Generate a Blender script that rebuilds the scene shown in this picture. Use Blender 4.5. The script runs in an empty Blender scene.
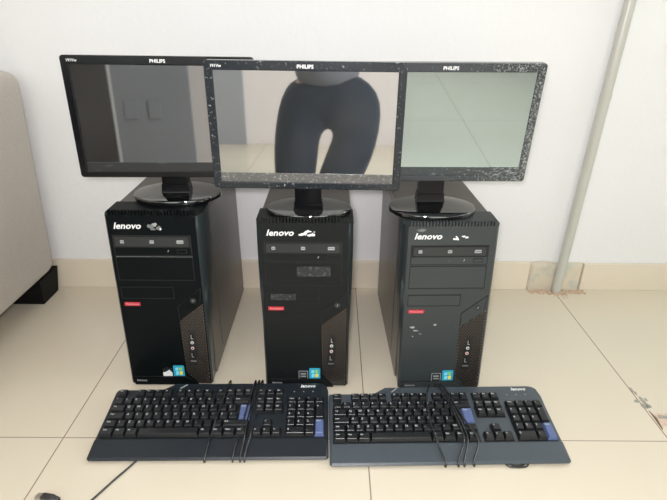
import bpy, bmesh, math, random
from mathutils import Vector, Matrix, Euler

random.seed(7)
sc = bpy.context.scene
COL = sc.collection
R = math.radians

# ------------------------------------------------------------------ materials
def nodes_of(m):
    m.use_nodes = True
    return m.node_tree, m.node_tree.nodes['Principled BSDF']

def mat(name, col, rough=.5, metal=0., spec=.5, noise=0., nscale=40., bump=0., bscale=200., coat=0.):
    m = bpy.data.materials.new(name)
    nt, b = nodes_of(m)
    b.inputs['Base Color'].default_value = (*col, 1)
    b.inputs['Roughness'].default_value = rough
    b.inputs['Metallic'].default_value = metal
    b.inputs['Specular IOR Level'].default_value = spec
    b.inputs['Coat Weight'].default_value = coat
    tc = nt.nodes.new('ShaderNodeTexCoord')
    if noise:
        n = nt.nodes.new('ShaderNodeTexNoise'); n.inputs['Scale'].default_value = nscale
        n.inputs['Detail'].default_value = 6
        nt.links.new(tc.outputs['Object'], n.inputs['Vector'])
        mx = nt.nodes.new('ShaderNodeMix'); mx.data_type = 'RGBA'
        mx.inputs['A'].default_value = (*[c * (1 - noise) for c in col], 1)
        mx.inputs['B'].default_value = (*[min(1, c * (1 + noise)) for c in col], 1)
        nt.links.new(n.outputs['Fac'], mx.inputs['Factor'])
        nt.links.new(mx.outputs['Result'], b.inputs['Base Color'])
    if bump:
        n2 = nt.nodes.new('ShaderNodeTexNoise'); n2.inputs['Scale'].default_value = bscale
        n2.inputs['Detail'].default_value = 5
        nt.links.new(tc.outputs['Object'], n2.inputs['Vector'])
        bp = nt.nodes.new('ShaderNodeBump'); bp.inputs['Strength'].default_value = bump
        bp.inputs['Distance'].default_value = .004
        nt.links.new(n2.outputs['Fac'], bp.inputs['Height'])
        nt.links.new(bp.outputs['Normal'], b.inputs['Normal'])
    return m

def worn(name, base, wear, rough=.35, amount=.62, scale=120., stretch=(1, 1, 1), spec=.5, soft=.06, seed=0., metal=0., grad=0.):
    """plastic with chipped, scratched spots and painted glare in a second colour"""
    m = bpy.data.materials.new(name)
    nt, b = nodes_of(m)
    b.inputs['Roughness'].default_value = rough
    b.inputs['Specular IOR Level'].default_value = spec
    b.inputs['Metallic'].default_value = metal
    tc = nt.nodes.new('ShaderNodeTexCoord')
    mp = nt.nodes.new('ShaderNodeMapping')
    mp.inputs['Scale'].default_value = stretch
    mp.inputs['Location'].default_value = (seed, seed * .7, seed * 1.3)
    nt.links.new(tc.outputs['Object'], mp.inputs['Vector'])
    n = nt.nodes.new('ShaderNodeTexNoise'); n.inputs['Scale'].default_value = scale
    n.inputs['Detail'].default_value = 8; n.inputs['Roughness'].default_value = .65
    nt.links.new(mp.outputs['Vector'], n.inputs['Vector'])
    mr = nt.nodes.new('ShaderNodeMapRange')
    mr.inputs['From Min'].default_value = amount; mr.inputs['From Max'].default_value = amount + soft
    if grad:        # more of the second colour towards one end of the thing
        sx = nt.nodes.new('ShaderNodeSeparateXYZ'); nt.links.new(tc.outputs['Object'], sx.inputs[0])
        ma = nt.nodes.new('ShaderNodeMath'); ma.operation = 'MULTIPLY_ADD'; ma.inputs[1].default_value = grad
        nt.links.new(sx.outputs['X'], ma.inputs[0]); nt.links.new(n.outputs['Fac'], ma.inputs[2]); nt.links.new(ma.outputs[0], mr.inputs['Value'])
    else:
        nt.links.new(n.outputs['Fac'], mr.inputs['Value'])
    mx = nt.nodes.new('ShaderNodeMix'); mx.data_type = 'RGBA'
    mx.inputs['A'].default_value = (*base, 1); mx.inputs['B'].default_value = (*wear, 1)
    nt.links.new(mr.outputs['Result'], mx.inputs['Factor'])
    nt.links.new(mx.outputs['Result'], b.inputs['Base Color'])
    return m

def wall_mat(name, col, bump=.25):
    m = mat(name, col, .75, spec=.2, noise=.025, nscale=3., bump=bump, bscale=70.)
    return m

def floor_mat():
    m = bpy.data.materials.new('glazed_floor_tile')
    nt, b = nodes_of(m)
    N, L = nt.nodes.new, nt.links.new
    tc = N('ShaderNodeTexCoord'); sp = N('ShaderNodeSeparateXYZ')
    L(tc.outputs['Object'], sp.inputs[0])
    masks = []
    for ax, off in (('X', .068), ('Y', .728)):
        a = N('ShaderNodeMath'); a.operation = 'SUBTRACT'; L(sp.outputs[ax], a.inputs[0]); a.inputs[1].default_value = off - .3
        d = N('ShaderNodeMath'); d.operation = 'DIVIDE'; L(a.outputs[0], d.inputs[0]); d.inputs[1].default_value = .6
        fr = N('ShaderNodeMath'); fr.operation = 'FRACT'; L(d.outputs[0], fr.inputs[0])
        s = N('ShaderNodeMath'); s.operation = 'SUBTRACT'; L(fr.outputs[0], s.inputs[0]); s.inputs[1].default_value = .5
        ab = N('ShaderNodeMath'); ab.operation = 'ABSOLUTE'; L(s.outputs[0], ab.inputs[0])
        lt = N('ShaderNodeMath'); lt.operation = 'LESS_THAN'; L(ab.outputs[0], lt.inputs[0]); lt.inputs[1].default_value = .0020 if ax == 'X' else .0016
        masks.append(lt)
    mxm = N('ShaderNodeMath'); mxm.operation = 'MAXIMUM'; L(masks[0].outputs[0], mxm.inputs[0]); L(masks[1].outputs[0], mxm.inputs[1])
    n = N('ShaderNodeTexNoise'); n.inputs['Scale'].default_value = 2.2; n.inputs['Detail'].default_value = 4
    L(tc.outputs['Object'], n.inputs['Vector'])
    c1 = N('ShaderNodeMix'); c1.data_type = 'RGBA'
    c1.inputs['A'].default_value = (.70, .62, .495, 1); c1.inputs['B'].default_value = (.745, .67, .545, 1)
    L(n.outputs['Fac'], c1.inputs['Factor'])
    c2 = N('ShaderNodeMix'); c2.data_type = 'RGBA'
    L(mxm.outputs[0], c2.inputs['Factor']); L(c1.outputs['Result'], c2.inputs['A'])
    c2.inputs['B'].default_value = (.30, .22, .17, 1)
    L(c2.outputs['Result'], b.inputs['Base Color'])
    b.inputs['Roughness'].default_value = .22
    b.inputs['Specular IOR Level'].default_value = .45
    n2 = N('ShaderNodeTexNoise'); n2.inputs['Scale'].default_value = 9
    L(tc.outputs['Object'], n2.inputs['Vector'])
    bp = N('ShaderNodeBump'); bp.inputs['Strength'].default_value = .04; bp.inputs['Distance'].default_value = .01
    L(n2.outputs['Fac'], bp.inputs['Height']); L(bp.outputs['Normal'], b.inputs['Normal'])
    return m

def screen_mat(name, refl, dust, seed, tint=(1, 1.02, 1.03)):
    """dusty glass-fronted LCD: mirror-like coat over dark grey, specks of dirt, grimy lower strip"""
    m = bpy.data.materials.new(name)
    nt, b = nodes_of(m)
    N, L = nt.nodes.new, nt.links.new
    tc = N('ShaderNodeTexCoord')
    mp = N('ShaderNodeMapping'); mp.inputs['Location'].default_value = (seed, seed, seed)
    L(tc.outputs['Object'], mp.inputs['Vector'])
    n = N('ShaderNodeTexNoise'); n.inputs['Scale'].default_value = 90; n.inputs['Detail'].default_value = 7
    L(mp.outputs['Vector'], n.inputs['Vector'])
    mr = N('ShaderNodeMapRange'); mr.inputs['From Min'].default_value = .72; mr.inputs['From Max'].default_value = .80
    L(n.outputs['Fac'], mr.inputs['Value'])
    big = N('ShaderNodeTexNoise'); big.inputs['Scale'].default_value = 7; big.inputs['Detail'].default_value = 4
    L(mp.outputs['Vector'], big.inputs['Vector'])
    mr2 = N('ShaderNodeMapRange'); mr2.inputs['From Min'].default_value = .4; mr2.inputs['From Max'].default_value = .75
    mr2.inputs['To Max'].default_value = .18
    L(big.outputs['Fac'], mr2.inputs['Value'])
    ad = N('ShaderNodeMath'); ad.operation = 'MAXIMUM'; L(mr.outputs[0], ad.inputs[0]); L(mr2.outputs[0], ad.inputs[1])
    b.inputs['Base Color'].default_value = (refl * tint[0], refl * tint[1], refl * tint[2], 1)
    b.inputs['Metallic'].default_value = 1.
    b.inputs['Roughness'].default_value = .03
    dif = N('ShaderNodeBsdfDiffuse'); dif.inputs['Color'].default_value = (dust, dust, dust, 1)
    ms = N('ShaderNodeMixShader')
    sc_ = N('ShaderNodeMath'); sc_.operation = 'MULTIPLY_ADD'; L(ad.outputs[0], sc_.inputs[0]); sc_.inputs[1].default_value = .5; sc_.inputs[2].default_value = .06
    L(sc_.outputs[0], ms.inputs[0]); L(b.outputs[0], ms.inputs[1]); L(dif.outputs[0], ms.inputs[2])
    L(ms.outputs[0], nt.nodes['Material Output'].inputs['Surface'])
    return m

def fabric_mat(name, c1, c2, sheen=.3, bump=.35):
    m = bpy.data.materials.new(name)
    nt, b = nodes_of(m)
    N, L = nt.nodes.new, nt.links.new
    tc = N('ShaderNodeTexCoord')
    n = N('ShaderNodeTexNoise'); n.inputs['Scale'].default_value = 240; n.inputs['Detail'].default_value = 3
    L(tc.outputs['Object'], n.inputs['Vector'])
    mx = N('ShaderNodeMix'); mx.data_type = 'RGBA'; mx.inputs['A'].default_value = (*c1, 1); mx.inputs['B'].default_value = (*c2, 1)
    L(n.outputs['Fac'], mx.inputs['Factor']); L(mx.outputs['Result'], b.inputs['Base Color'])
    b.inputs['Roughness'].default_value = .9; b.inputs['Sheen Weight'].default_value = sheen; b.inputs['Specular IOR Level'].default_value = .2
    bp = N('ShaderNodeBump'); bp.inputs['Strength'].default_value = bump; bp.inputs['Distance'].default_value = .003
    L(n.outputs['Fac'], bp.inputs['Height']); L(bp.outputs['Normal'], b.inputs['Normal'])
    return m

M = {}
M['floor'] = floor_mat()
M['wall'] = wall_mat('white_plaster', (.83, .818, .825), .16)
M['wall2'] = wall_mat('pinkish_plaster', (.84, .79, .77), .1)
M['ceil'] = wall_mat('ceiling_white', (.86, .85, .84), .05)
M['skirt'] = mat('beige_skirting_tile', (.76, .67, .55), .3, noise=.04, nscale=6)
M['cement'] = worn('patch_cement', (.66, .58, .46), (.50, .51, .46), .85, .50, 22, soft=.15)
M['rubble'] = mat('orange_mortar_crumbs', (.62, .45, .32), .9, noise=.25, nscale=90, bump=.6, bscale=150)
M['pipe'] = worn('pale_grey_paint', (.54, .53, .48), (.36, .32, .26), .28, .66, 14, (1, 1, .35), soft=.2)
M['sofa'] = fabric_mat('taupe_fabric', (.45, .395, .345), (.60, .545, .49))
M['sofa_foot'] = mat('black_foot_plastic', (.006, .006, .007), .6, spec=.15)
M['pcface'] = worn('black_pc_plastic', (.003, .0048, .0055), (.08, .09, .09), .36, .70, 60, (1, 1, 1), spec=.10, soft=.25, seed=.3)
M['pcface2'] = worn('dark_pc_plastic', (.008, .0097, .0102), (.10, .11, .11), .38, .68, 60, (1, 1, 1), spec=.22, soft=.25, seed=2.3)
M['pcface3'] = worn('haze_lit_pc_plastic', (.030, .037, .039), (.17, .18, .18), .42, .66, 60, (1, 1, 1), spec=.5, soft=.25, seed=4.1)  # specular haze put into the lighter base; spots are wear
M['pccase'] = worn('pc_steel_paint', (.085, .075, .068), (.16, .15, .14), .3, .58, 25, (1, .3, 1), spec=.6, soft=.3)
M['pcside'] = worn('bezel_side_plastic', (.030, .037, .040), (.22, .25, .26), .28, .55, 30, (1, 1, .25), soft=.2, seed=1.)  # bluish glare put into the base and streak colours
M['groove'] = mat('black_gap', (.004, .004, .005), .7)
M['etch'] = worn('etched_scuff', (.014, .016, .017), (.075, .078, .078), .5, .52, 170, (1, 1, 1), soft=.1, seed=3.)
M['traymid'] = mat('tray_plastic', (.022, .025, .027), .33)
M['white'] = mat('white_print', (.80, .80, .80), .5)
M['greyprint'] = mat('grey_print', (.35, .36, .36), .5)
M['keyprint'] = mat('key_print', (.55, .58, .60), .5)
M['dimprint'] = mat('dim_grey_print', (.16, .165, .17), .5)
M['redlabel'] = mat('red_label', (.52, .02, .045), .4)
M['redtext'] = mat('label_print', (.75, .45, .45), .5)
M['mesh_back'] = mat('brown_mesh_backing', (.26, .165, .10), .5, metal=.3, noise=.6, nscale=160)
M['mesh'] = mat('black_mesh', (.012, .012, .012), .4)
M['metalpin'] = mat('port_metal', (.55, .55, .53), .3, metal=.8)
M['jackgreen'] = mat('pale_jack_ring', (.70, .72, .68), .4)
M['jackpink'] = mat('pink_jack_ring', (.75, .52, .52), .4)
M['blue_st'] = mat('blue_sticker', (.03, .36, .55), .3)
M['st_grey'] = mat('silver_sticker', (.38, .40, .41), .35, metal=.3)
M['st_dark'] = mat('black_sticker', (.012, .012, .014), .35)
M['st_green'] = mat('green_pane', (.30, .60, .12), .4)
M['st_yel'] = mat('yellow_pane', (.85, .70, .10), .4)
M['st_red'] = mat('red_pane', (.70, .20, .08), .4)
M['st_sky'] = mat('sky_pane', (.25, .70, .85), .4)
M['gloss'] = mat('gloss_black_plastic', (.006, .006, .007), .06, spec=.9, coat=1.)
M['fr1'] = worn('black_bezel', (.004, .004, .006), (.10, .11, .12), .18, .74, 110, (1, 1, 1), soft=.1, seed=.2)
M['fr2'] = worn('scuffed_bezel', (.017, .021, .026), (.40, .41, .41), .15, .605, 220, (1, 1, 1), soft=.08, seed=5.2)
M['fr3'] = worn('glare_lit_scuffed_bezel', (.045, .052, .058), (.40, .41, .40), .18, .59, 260, (1, 1, 1), soft=.2, seed=9.4, grad=.6)  # grazing glare put into the lighter base; spots are scuffs
M['grime1'] = worn('screen_lower_edge', (.03, .031, .032), (.16, .16, .16), .2, .60, 60, (.25, 1, 1), soft=.15, seed=.9)
M['grime2'] = worn('grimy_screen_edge', (.10, .098, .094), (.48, .47, .45), .35, .535, 330, (.5, 1, 1), soft=.2, seed=2.1)
M['grime3'] = worn('dusty_screen_edge', (.045, .055, .058), (.45, .47, .45), .35, .57, 300, (.4, 1, 1), soft=.2, seed=6.1, grad=.5)
M['neck'] = mat('neck_black_plastic', (.005, .005, .006), .12, spec=.3)
M['shell'] = mat('monitor_back_plastic', (.015, .015, .016), .4)
M['scr1'] = screen_mat('lcd_glass_clean', .40, .14, .0)
M['scr2'] = screen_mat('lcd_glass_dusty', .68, .30, 3.)
M['scr3'] = screen_mat('lcd_glass_hazy', .54, .42, 7., (.80, .99, 1.06))
M['kb1'] = mat('black_keyboard_plastic', (.012, .017, .024), .36, spec=.5, bump=.12, bscale=900)
M['kb2'] = mat('glare_lit_keyboard_plastic', (.060, .075, .090), .34, spec=.6, bump=.12, bscale=900)  # lighter base colour stands in for glare on this keyboard
M['well'] = mat('key_well', (.006, .007, .008), .6)
M['key1'] = mat('black_keycap', (.010, .011, .013), .33, spec=.6)
M['key2'] = mat('dark_keycap', (.013, .015, .018), .33, spec=.6)
M['keyblue'] = mat('blue_keycap', (.10, .14, .30), .4)
M['cable'] = mat('black_cable', (.016, .016, .019), .26, spec=1.)
M['usb_metal'] = mat('usb_shell', (.55, .50, .45), .3, metal=1.)
M['rubber'] = mat('rubber', (.01, .01, .01), .8)
M['chip'] = mat('bare_clay', (.66, .50, .40), .9, noise=.4, nscale=120)
M['chipdark'] = mat('dark_chip_edge_clay', (.20, .12, .085), .9, noise=.3, nscale=120)  # darker brown clay along the joint side of the chip
M['chipgrey'] = mat('chipped_glaze_grey', (.36, .34, .29), .9, noise=.4, nscale=150)
M['panel_dark'] = mat('dark_mirrored_panel', (.075, .068, .062), .45, noise=.3, nscale=8)
M['panel_grey'] = mat('grey_mirrored_panel', (.34, .36, .385), .45)
M['trimw'] = mat('white_trim', (.8, .8, .8), .4)
M['skin'] = mat('skin', (.38, .21, .14), .55)
M['jeans'] = fabric_mat('dark_blue_denim', (.010, .019, .032), (.013, .023, .038), 0., .05)
M['shirt'] = fabric_mat('grey_shirt', (.13, .14, .16), (.17, .18, .20), 0., .1)
M['hair'] = mat('black_hair', (.01, .009, .008), .6)
M['shoe'] = mat('dark_shoe', (.03, .03, .03), .6)
M['eye'] = mat('eye', (.6, .6, .6), .2)
M['lip'] = mat('lip', (.35, .14, .11), .5)

def window_glow():
    m = bpy.data.materials.new('daylight_pane')
    nt, b = nodes_of(m)
    b.inputs['Base Color'].default_value = (.8, .9, .85, 1)
    b.inputs['Emission Color'].default_value = (.86, 1., .93, 1)
    b.inputs['Emission Strength'].default_value = 2.2
    return m
M['pane'] = window_glow()

# ------------------------------------------------------------------ mesh builder
class MB:
    def __init__(s):
        s.bm = bmesh.new(); s.mats = []
    def mi(s, key):
        if key not in s.mats: s.mats.append(key)
        return s.mats.index(key)
    def faces(s, vs, fs, key):
        i = s.mi(key)
        bv = [s.bm.verts.new(v) for v in vs]
        out = []
        for f in fs:
            try:
                fc = s.bm.faces.new([bv[k] for k in f]); fc.material_index = i; out.append(fc)
            except ValueError: pass
        return bv, out
    def merge(s, tb, key, mtx=None):
        i = s.mi(key)
        if mtx is not None: bmesh.ops.transform(tb, matrix=mtx, verts=tb.verts)
        for f in tb.faces: f.material_index = i
        me = bpy.data.meshes.new('tmp'); tb.to_mesh(me); tb.free()
        s.bm.from_mesh(me); bpy.data.meshes.remove(me)
    def box(s, lo, hi, key, bev=0., seg=2, mtx=None):
        tb = bmesh.new()
        bmesh.ops.create_cube(tb, size=1)
        for v in tb.verts:
            v.co = Vector([(lo[k] + hi[k]) / 2 + v.co[k] * (hi[k] - lo[k]) for k in range(3)])
        if bev: bmesh.ops.bevel(tb, geom=tb.edges[:], offset=bev, segments=seg, affect='EDGES', profile=.5)
        s.merge(tb, key, mtx)
    def prism(s, pts, off, key, bev=0.):
        """pts: outer outline (front), off: vector to the back"""
        tb = bmesh.new()
        a = [tb.verts.new(p) for p in pts]
        b = [tb.verts.new(Vector(p) + Vector(off)) for p in pts]
        n = len(pts)
        tb.faces.new(a); tb.faces.new(list(reversed(b)))
        for k in range(n): tb.faces.new([a[(k + 1) % n], a[k], b[k], b[(k + 1) % n]])
        bmesh.ops.recalc_face_normals(tb, faces=tb.faces[:])
        if bev: bmesh.ops.bevel(tb, geom=tb.edges[:], offset=bev, segments=2, affect='EDGES', profile=.5)
        s.merge(tb, key)
    def loft(s, rings, key, cap=True, closed=True):
        n = len(rings[0]); tb = bmesh.new()
        vs = [[tb.verts.new(p) for p in r] for r in rings]
        for a, b in zip(vs, vs[1:]):
            for k in range(n if closed else n - 1):
                tb.faces.new([a[k], a[(k + 1) % n], b[(k + 1) % n], b[k]])
        if cap:
            tb.faces.new(list(reversed(vs[0]))); tb.faces.new(vs[-1])
        bmesh.ops.recalc_face_normals(tb, faces=tb.faces[:])
        s.merge(tb, key)
    def tube(s, pts, r, key, seg=8, smooth_n=0):
        P = [Vector(p) for p in pts]
        if smooth_n: P = catmull(P, smooth_n)
        rings = []; prev = None
        for k, p in enumerate(P):
            t = (P[min(k + 1, len(P) - 1)] - P[max(k - 1, 0)]).normalized()
            if prev is None:
                u = t.orthogonal().normalized()
            else:
                u = (prev - t * prev.dot(t))
                u = u.normalized() if u.length > 1e-6 else t.orthogonal().normalized()
            prev = u; w = t.cross(u)
            rr = r[k] if isinstance(r, (list, tuple)) else r
            rings.append([p + (u * math.cos(a) + w * math.sin(a)) * rr for a in [2 * math.pi * q / seg for q in range(seg)]])
        s.loft(rings, key)
    def text(s, body, size, mtx, key, bold=0., shear=0., align='CENTER', extr=0., sx=1.):
        c = bpy.data.curves.new('t', 'FONT'); c.body = body; c.size = size; c.resolution_u = 2
        c.offset = bold; c.shear = shear; c.align_x = align; c.align_y = 'CENTER'; c.extrude = extr
        o = bpy.data.objects.new('t', c); COL.objects.link(o)
        bpy.context.view_layer.update()
        dg = bpy.context.evaluated_depsgraph_get()
        me = bpy.data.meshes.new_from_object(o.evaluated_get(dg), depsgraph=dg)
        tb = bmesh.new(); tb.from_mesh(me)
        bpy.data.objects.remove(o); bpy.data.curves.remove(c); bpy.data.meshes.remove(me)
        s.merge(tb, key, mtx @ Matrix.Diagonal((sx, 1, 1, 1)))
    def build(s, name, parent=None, smooth=None, loc=None):
        me = bpy.data.meshes.new(name)
        s.bm.to_mesh(me); s.bm.free()
        for k in s.mats: me.materials.append(M[k])
        if smooth is not None:
            for p in me.polygons: p.use_smooth = True
            if smooth: me.set_sharp_from_angle(angle=R(smooth))
        o = bpy.data.objects.new(name, me); COL.objects.link(o)
        if parent: o.parent = parent
        if loc: o.location = loc
        return o

def catmull(P, n):
    out = []
    for k in range(len(P) - 1):
        p0 = P[max(k - 1, 0)]; p1 = P[k]; p2 = P[k + 1]; p3 = P[min(k + 2, len(P) - 1)]
        for q in range(n):
            t = q / n
            out.append(.5 * ((2 * p1) + (p2 - p0) * t + (2 * p0 - 5 * p1 + 4 * p2 - p3) * t * t + (3 * p1 - p0 - 3 * p2 + p3) * t ** 3))
    out.append(P[-1]); return out

def thing(name, label, cat, loc=(0, 0, 0), rotz=0., group=None):
    o = bpy.data.objects.new(name, None); COL.objects.link(o)
    o.empty_display_size = .05
    o.location = loc; o.rotation_euler = (0, 0, rotz)
    return tag(o, label, cat, group)
def tag(o, label, cat, group=None):
    o['label'] = label; o['category'] = cat
    if group: o['group'] = group
    return o
def struct(o):
    o['kind'] = 'structure'; return o

def rrect(w, h, r, n=5, cx=0., cz=0.):
    pts = []
    for (sx, sz, a0) in ((1, 1, 0), (-1, 1, 90), (-1, -1, 180), (1, -1, 270)):
        for k in range(n):
            a = R(a0 + 90 * k / (n - 1))
            pts.append((cx + sx * (w / 2 - r) + r * math.cos(a), cz + sz * (h / 2 - r) + r * math.sin(a)))
    return pts

# ------------------------------------------------------------------ the room
XW, XE, YS, YN, ZC = -2.4, 2.4, -1.45, 1.332, 2.7
def room():
    m = MB(); m.box((XW - .1, YS - .1, -.1), (XE + .1, YN + .12, 0), 'floor'); fl = struct(m.build('floor'))
    # broken corner of the tile beside the joint on the right
    m = MB()
    m.prism([(.6735, .797, .0006), (.6710, .759, .0006), (.682, .768, .0006), (.73, .772, .0006), (.75, .80, .0006), (.75, .806, .0006), (.70, .803, .0006), (.686, .804, .0006)], (0, 0, -.0006), 'chip')
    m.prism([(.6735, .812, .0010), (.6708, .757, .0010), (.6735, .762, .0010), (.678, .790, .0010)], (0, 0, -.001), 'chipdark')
    m.prism([(.686, .799, .0010), (.70, .796, .0010), (.75, .797, .0010), (.75, .789, .0010), (.70, .787, .0010), (.682, .789, .0010)], (0, 0, -.001), 'chipgrey')
    for (a, b, sx, sy) in ((.664, .840, .010, .006), (.6705, .826, .009, .010), (.678, .842, .005, .016), (.686, .846, .0035, .006), (.681, .824, .008, .008), (.671, .876, .004, .010), (.674, .866, .003, .007)):
        k = 7; pts = []
        for q in range(k):
            an = 2 * math.pi * q / k; rr = random.uniform(.6, 1.1)
            pts.append((a + sx * rr * math.cos(an), b + sy * rr * math.sin(an), .0007))
        m.prism(pts, (0, 0, -.0007), 'chipgrey')
    c = m.build('chipped_tile_corner', fl); c['label'] = 'chipped tile corner showing bare clay beside the joint'
    m = MB(); m.box((XW - .1, YN, 0), (XE + .1, YN + .12, ZC), 'wall'); struct(m.build('wall_back'))
    m = MB(); m.box((XW - .12, YS, 0), (XW, YN, ZC), 'wall2'); struct(m.build('wall_left'))
    # right wall with a window opening
    wy0, wy1, wz0, wz1 = -.25, 1.25, .75, 2.0
    m = MB()
    m.box((XE, YS, 0), (XE + .12, wy0, ZC), 'wall2'); m.box((XE, wy1, 0), (XE + .12, YN, ZC), 'wall2')
    m.box((XE, wy0, 0), (XE + .12, wy1, wz0), 'wall2'); m.box((XE, wy0, wz1), (XE + .12, wy1, ZC), 'wall2')
    struct(m.build('wall_right'))
    m = MB()
    for (a, b, c_, d) in ((wy0, wy0 + .05, wz0, wz1), (wy1 - .05, wy1, wz0, wz1), (wy0 + .05, wy1 - .05, wz0, wz0 + .05), (wy0 + .05, wy1 - .05, wz1 - .05, wz1), (.475, .525, wz0 + .05, wz1 - .05)):
        m.box((XE + .03, a, c_), (XE + .09, b, d), 'trimw')
    w = struct(m.build('window_1'))
    m = MB(); m.box((XE + .055, wy0 + .05, wz0 + .05), (XE + .06, wy1 - .05, wz1 - .05), 'pane'); m.build('window_pane', w)
    # front wall (behind the photographer) around an unseen window added for fill
    fx0, fx1, fz0, fz1 = -1.65, 1.65, .78, 1.70
    m = MB()
    m.box((XW - .12, YS - .12, 0), (fx0, YS, ZC), 'wall2'); m.box((fx1, YS - .12, 0), (XE + .12, YS, ZC), 'wall2')
    m.box((fx0, YS - .12, 0), (fx1, YS, fz0), 'wall2'); m.box((fx0, YS - .12, fz1), (fx1, YS, ZC), 'wall2')
    struct(m.build('wall_front'))
    m = MB()
    for (a, b, c_, d) in ((fx0, fx0 + .05, fz0, fz1), (fx1 - .05, fx1, fz0, fz1), (fx0 + .05, fx1 - .05, fz0, fz0 + .05), (fx0 + .05, fx1 - .05, fz1 - .05, fz1), (-.025, .025, fz0 + .05, fz1 - .05)):
        m.box((a, YS - .09, c_), (b, YS - .03, d), 'trimw')
    w = struct(m.build('fill_window'))
    m = MB(); m.box((fx0 + .05, YS - .065, fz0 + .05), (fx1 - .05, YS - .06, fz1 - .05), 'pane'); m.build('window_pane', w)  # glowing pane added as part of the frontal fill
    m = MB(); m.box((XW, YS - .12, ZC), (XE, YN, ZC + .1), 'ceil'); struct(m.build('ceiling'))
    # made-up low panels, added for the left screen to mirror
    m = MB(); m.box((XW, YS, 0), (-1.163, YS + .03, .69), 'panel_dark', .004); struct(m.build('trim_3'))
    m = MB(); m.box((-1.163, YS, 0), (-1.145, YS + .04, .70), 'trimw', .004); struct(m.build('trim_1'))
    m = MB(); m.box((-1.145, YS, 0), (-.665, YS + .03, .69), 'panel_grey', .004)
    m.box((-1.085, YS + .03, .30), (-1.005, YS + .042, .42), 'panel_grey', .004); m.box((-.935, YS + .03, .30), (-.855, YS + .042, .42), 'panel_grey', .004)
    struct(m.build('trim_4'))
    # skirting tiles on the visible wall, either side of the cement patch
    for nm, x0, x1, ht in (('baseboard_left', XW, .586, .0915), ('baseboard_right', .747, XE, .087)):
        m = MB(); m.box((x0, 1.320, 0), (x1, YN, ht), 'skirt', .0015)
        struct(m.build(nm))
    # rough cement patch where the pipe enters
    tb = bmesh.new()
    nx, nz = 26, 14
    grid = []
    for i in range(nx + 1):
        row = []
        for j in range(nz + 1):
            u, v = i / nx, j / nz
            edge = min(u, 1 - u, (1 - v)) * 8
            top = .089 + .004 * math.sin(u * 7.3) * math.sin(u * 3.1 + .5)
            y = 1.3195 - .0015 * min(1, edge) + random.uniform(-.0009, .0009)
            if u in (0., 1.) or v == 1.: y = 1.331
            row.append(tb.verts.new((.586 + .161 * u + random.uniform(-.0006, .0006) * (0 < u < 1), y, top * v)))
        grid.append(row)
    for i in range(nx):
        for j in range(nz):
            tb.faces.new([grid[i][j], grid[i + 1][j], grid[i + 1][j + 1], grid[i][j + 1]])
    m = MB(); m.merge(tb, 'cement'); struct(m.build('trim_2', None, 60))
    # dark crack along the right edge of the patch
    # mortar crumbs along the foot of the patch
    m = MB()
    for k in range(190):
        x = random.uniform(.588, .757); spread = .016 + .045 * math.exp(-((x - .676) / .022) ** 2)
        y = 1.312 - random.random() ** 1.6 * spread
        r = random.uniform(.0014, .0042) * (1 if y > 1.29 else .7)
        tb = bmesh.new(); bmesh.ops.create_icosphere(tb, subdivisions=1, radius=r)
        for v in tb.verts: v.co *= random.uniform(.7, 1.25)
        m.merge(tb, 'rubble', Matrix.Translation((x, y, r * .62)))
    o = m.build('mortar_crumbs'); o['kind'] = 'stuff'
    tag(o, 'orange brown mortar crumbs scattered on the floor below the cement patch', 'rubble')
    # conduit pipe
    m = MB()
    x0, x1 = .6715, .6905
    m.tube([(x0, 1.3075, .004), (x0 + (x1 - x0) * .5, 1.308, .40), (x1, 1.308, .79), (x1 + .034, 1.308, 2.69)], .0132, 'pipe', 20)
    t = tag(m.build('conduit_pipe', None, 50), 'pale grey painted conduit pipe running up the white wall', 'pipe')
    m = MB()
    m.tube([(.685, 1.308, .565), (.6855, 1.308, .578)], .0140, 'pipe', 20); m.build('pipe_coupling', t, 50)
room()

# ------------------------------------------------------------------ sofa
def sofa():
    t = thing('sofa', 'taupe fabric sofa with a black foot against the wall at left', 'sofa', (-1.5, .8, 0))
    X = lambda x: x + 1.5
    Y = lambda y: y - .8
    # side arm: rounded slab leaning very slightly
    def slab(name, lo, hi, bev, lean=0.):
        m = MB(); m.box((X(lo[0]), Y(lo[1]), lo[2]), (X(hi[0]), Y(hi[1]), hi[2]), 'sofa', bev, 4)
        for v_ in m.bm.verts: v_.co.x += lean * (v_.co.z - .075) / .55
        return m.build(name, t, 40)
    slab('armrest', (-1.02, .50, .075), (-.808, 1.300, .630), .035, .038)
    slab('armrest', (-2.38, .50, .075), (-2.18, 1.300, .640), .035)
    slab('seat_base', (-2.18, .52, .085), (-1.02, 1.295, .30), .015)
    slab('seat_cushion', (-1.60, .50, .30), (-1.02, 1.10, .44), .04)
    slab('seat_cushion', (-2.18, .50, .30), (-1.60, 1.10, .44), .04)
    slab('backrest', (-2.18, 1.08, .30), (-1.02, 1.300, .80), .05)
    for x in (-.872, -2.30):
        for y in (.60, 1.26):
            m = MB()
            lo = [(X(x) - .045, Y(y) - .04, 0), (X(x) + .045, Y(y) - .04, 0), (X(x) + .045, Y(y) + .04, 0), (X(x) - .045, Y(y) + .04, 0)]
            hi = [(X(x) - .055, Y(y) - .05, .078), (X(x) + .055, Y(y) - .05, .078), (X(x) + .055, Y(y) + .05, .078), (X(x) - .055, Y(y) + .05, .078)]
            m.loft([lo, hi], 'sofa_foot')
            f = m.build('foot', t); f['label'] = 'black plastic foot'
sofa()

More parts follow.
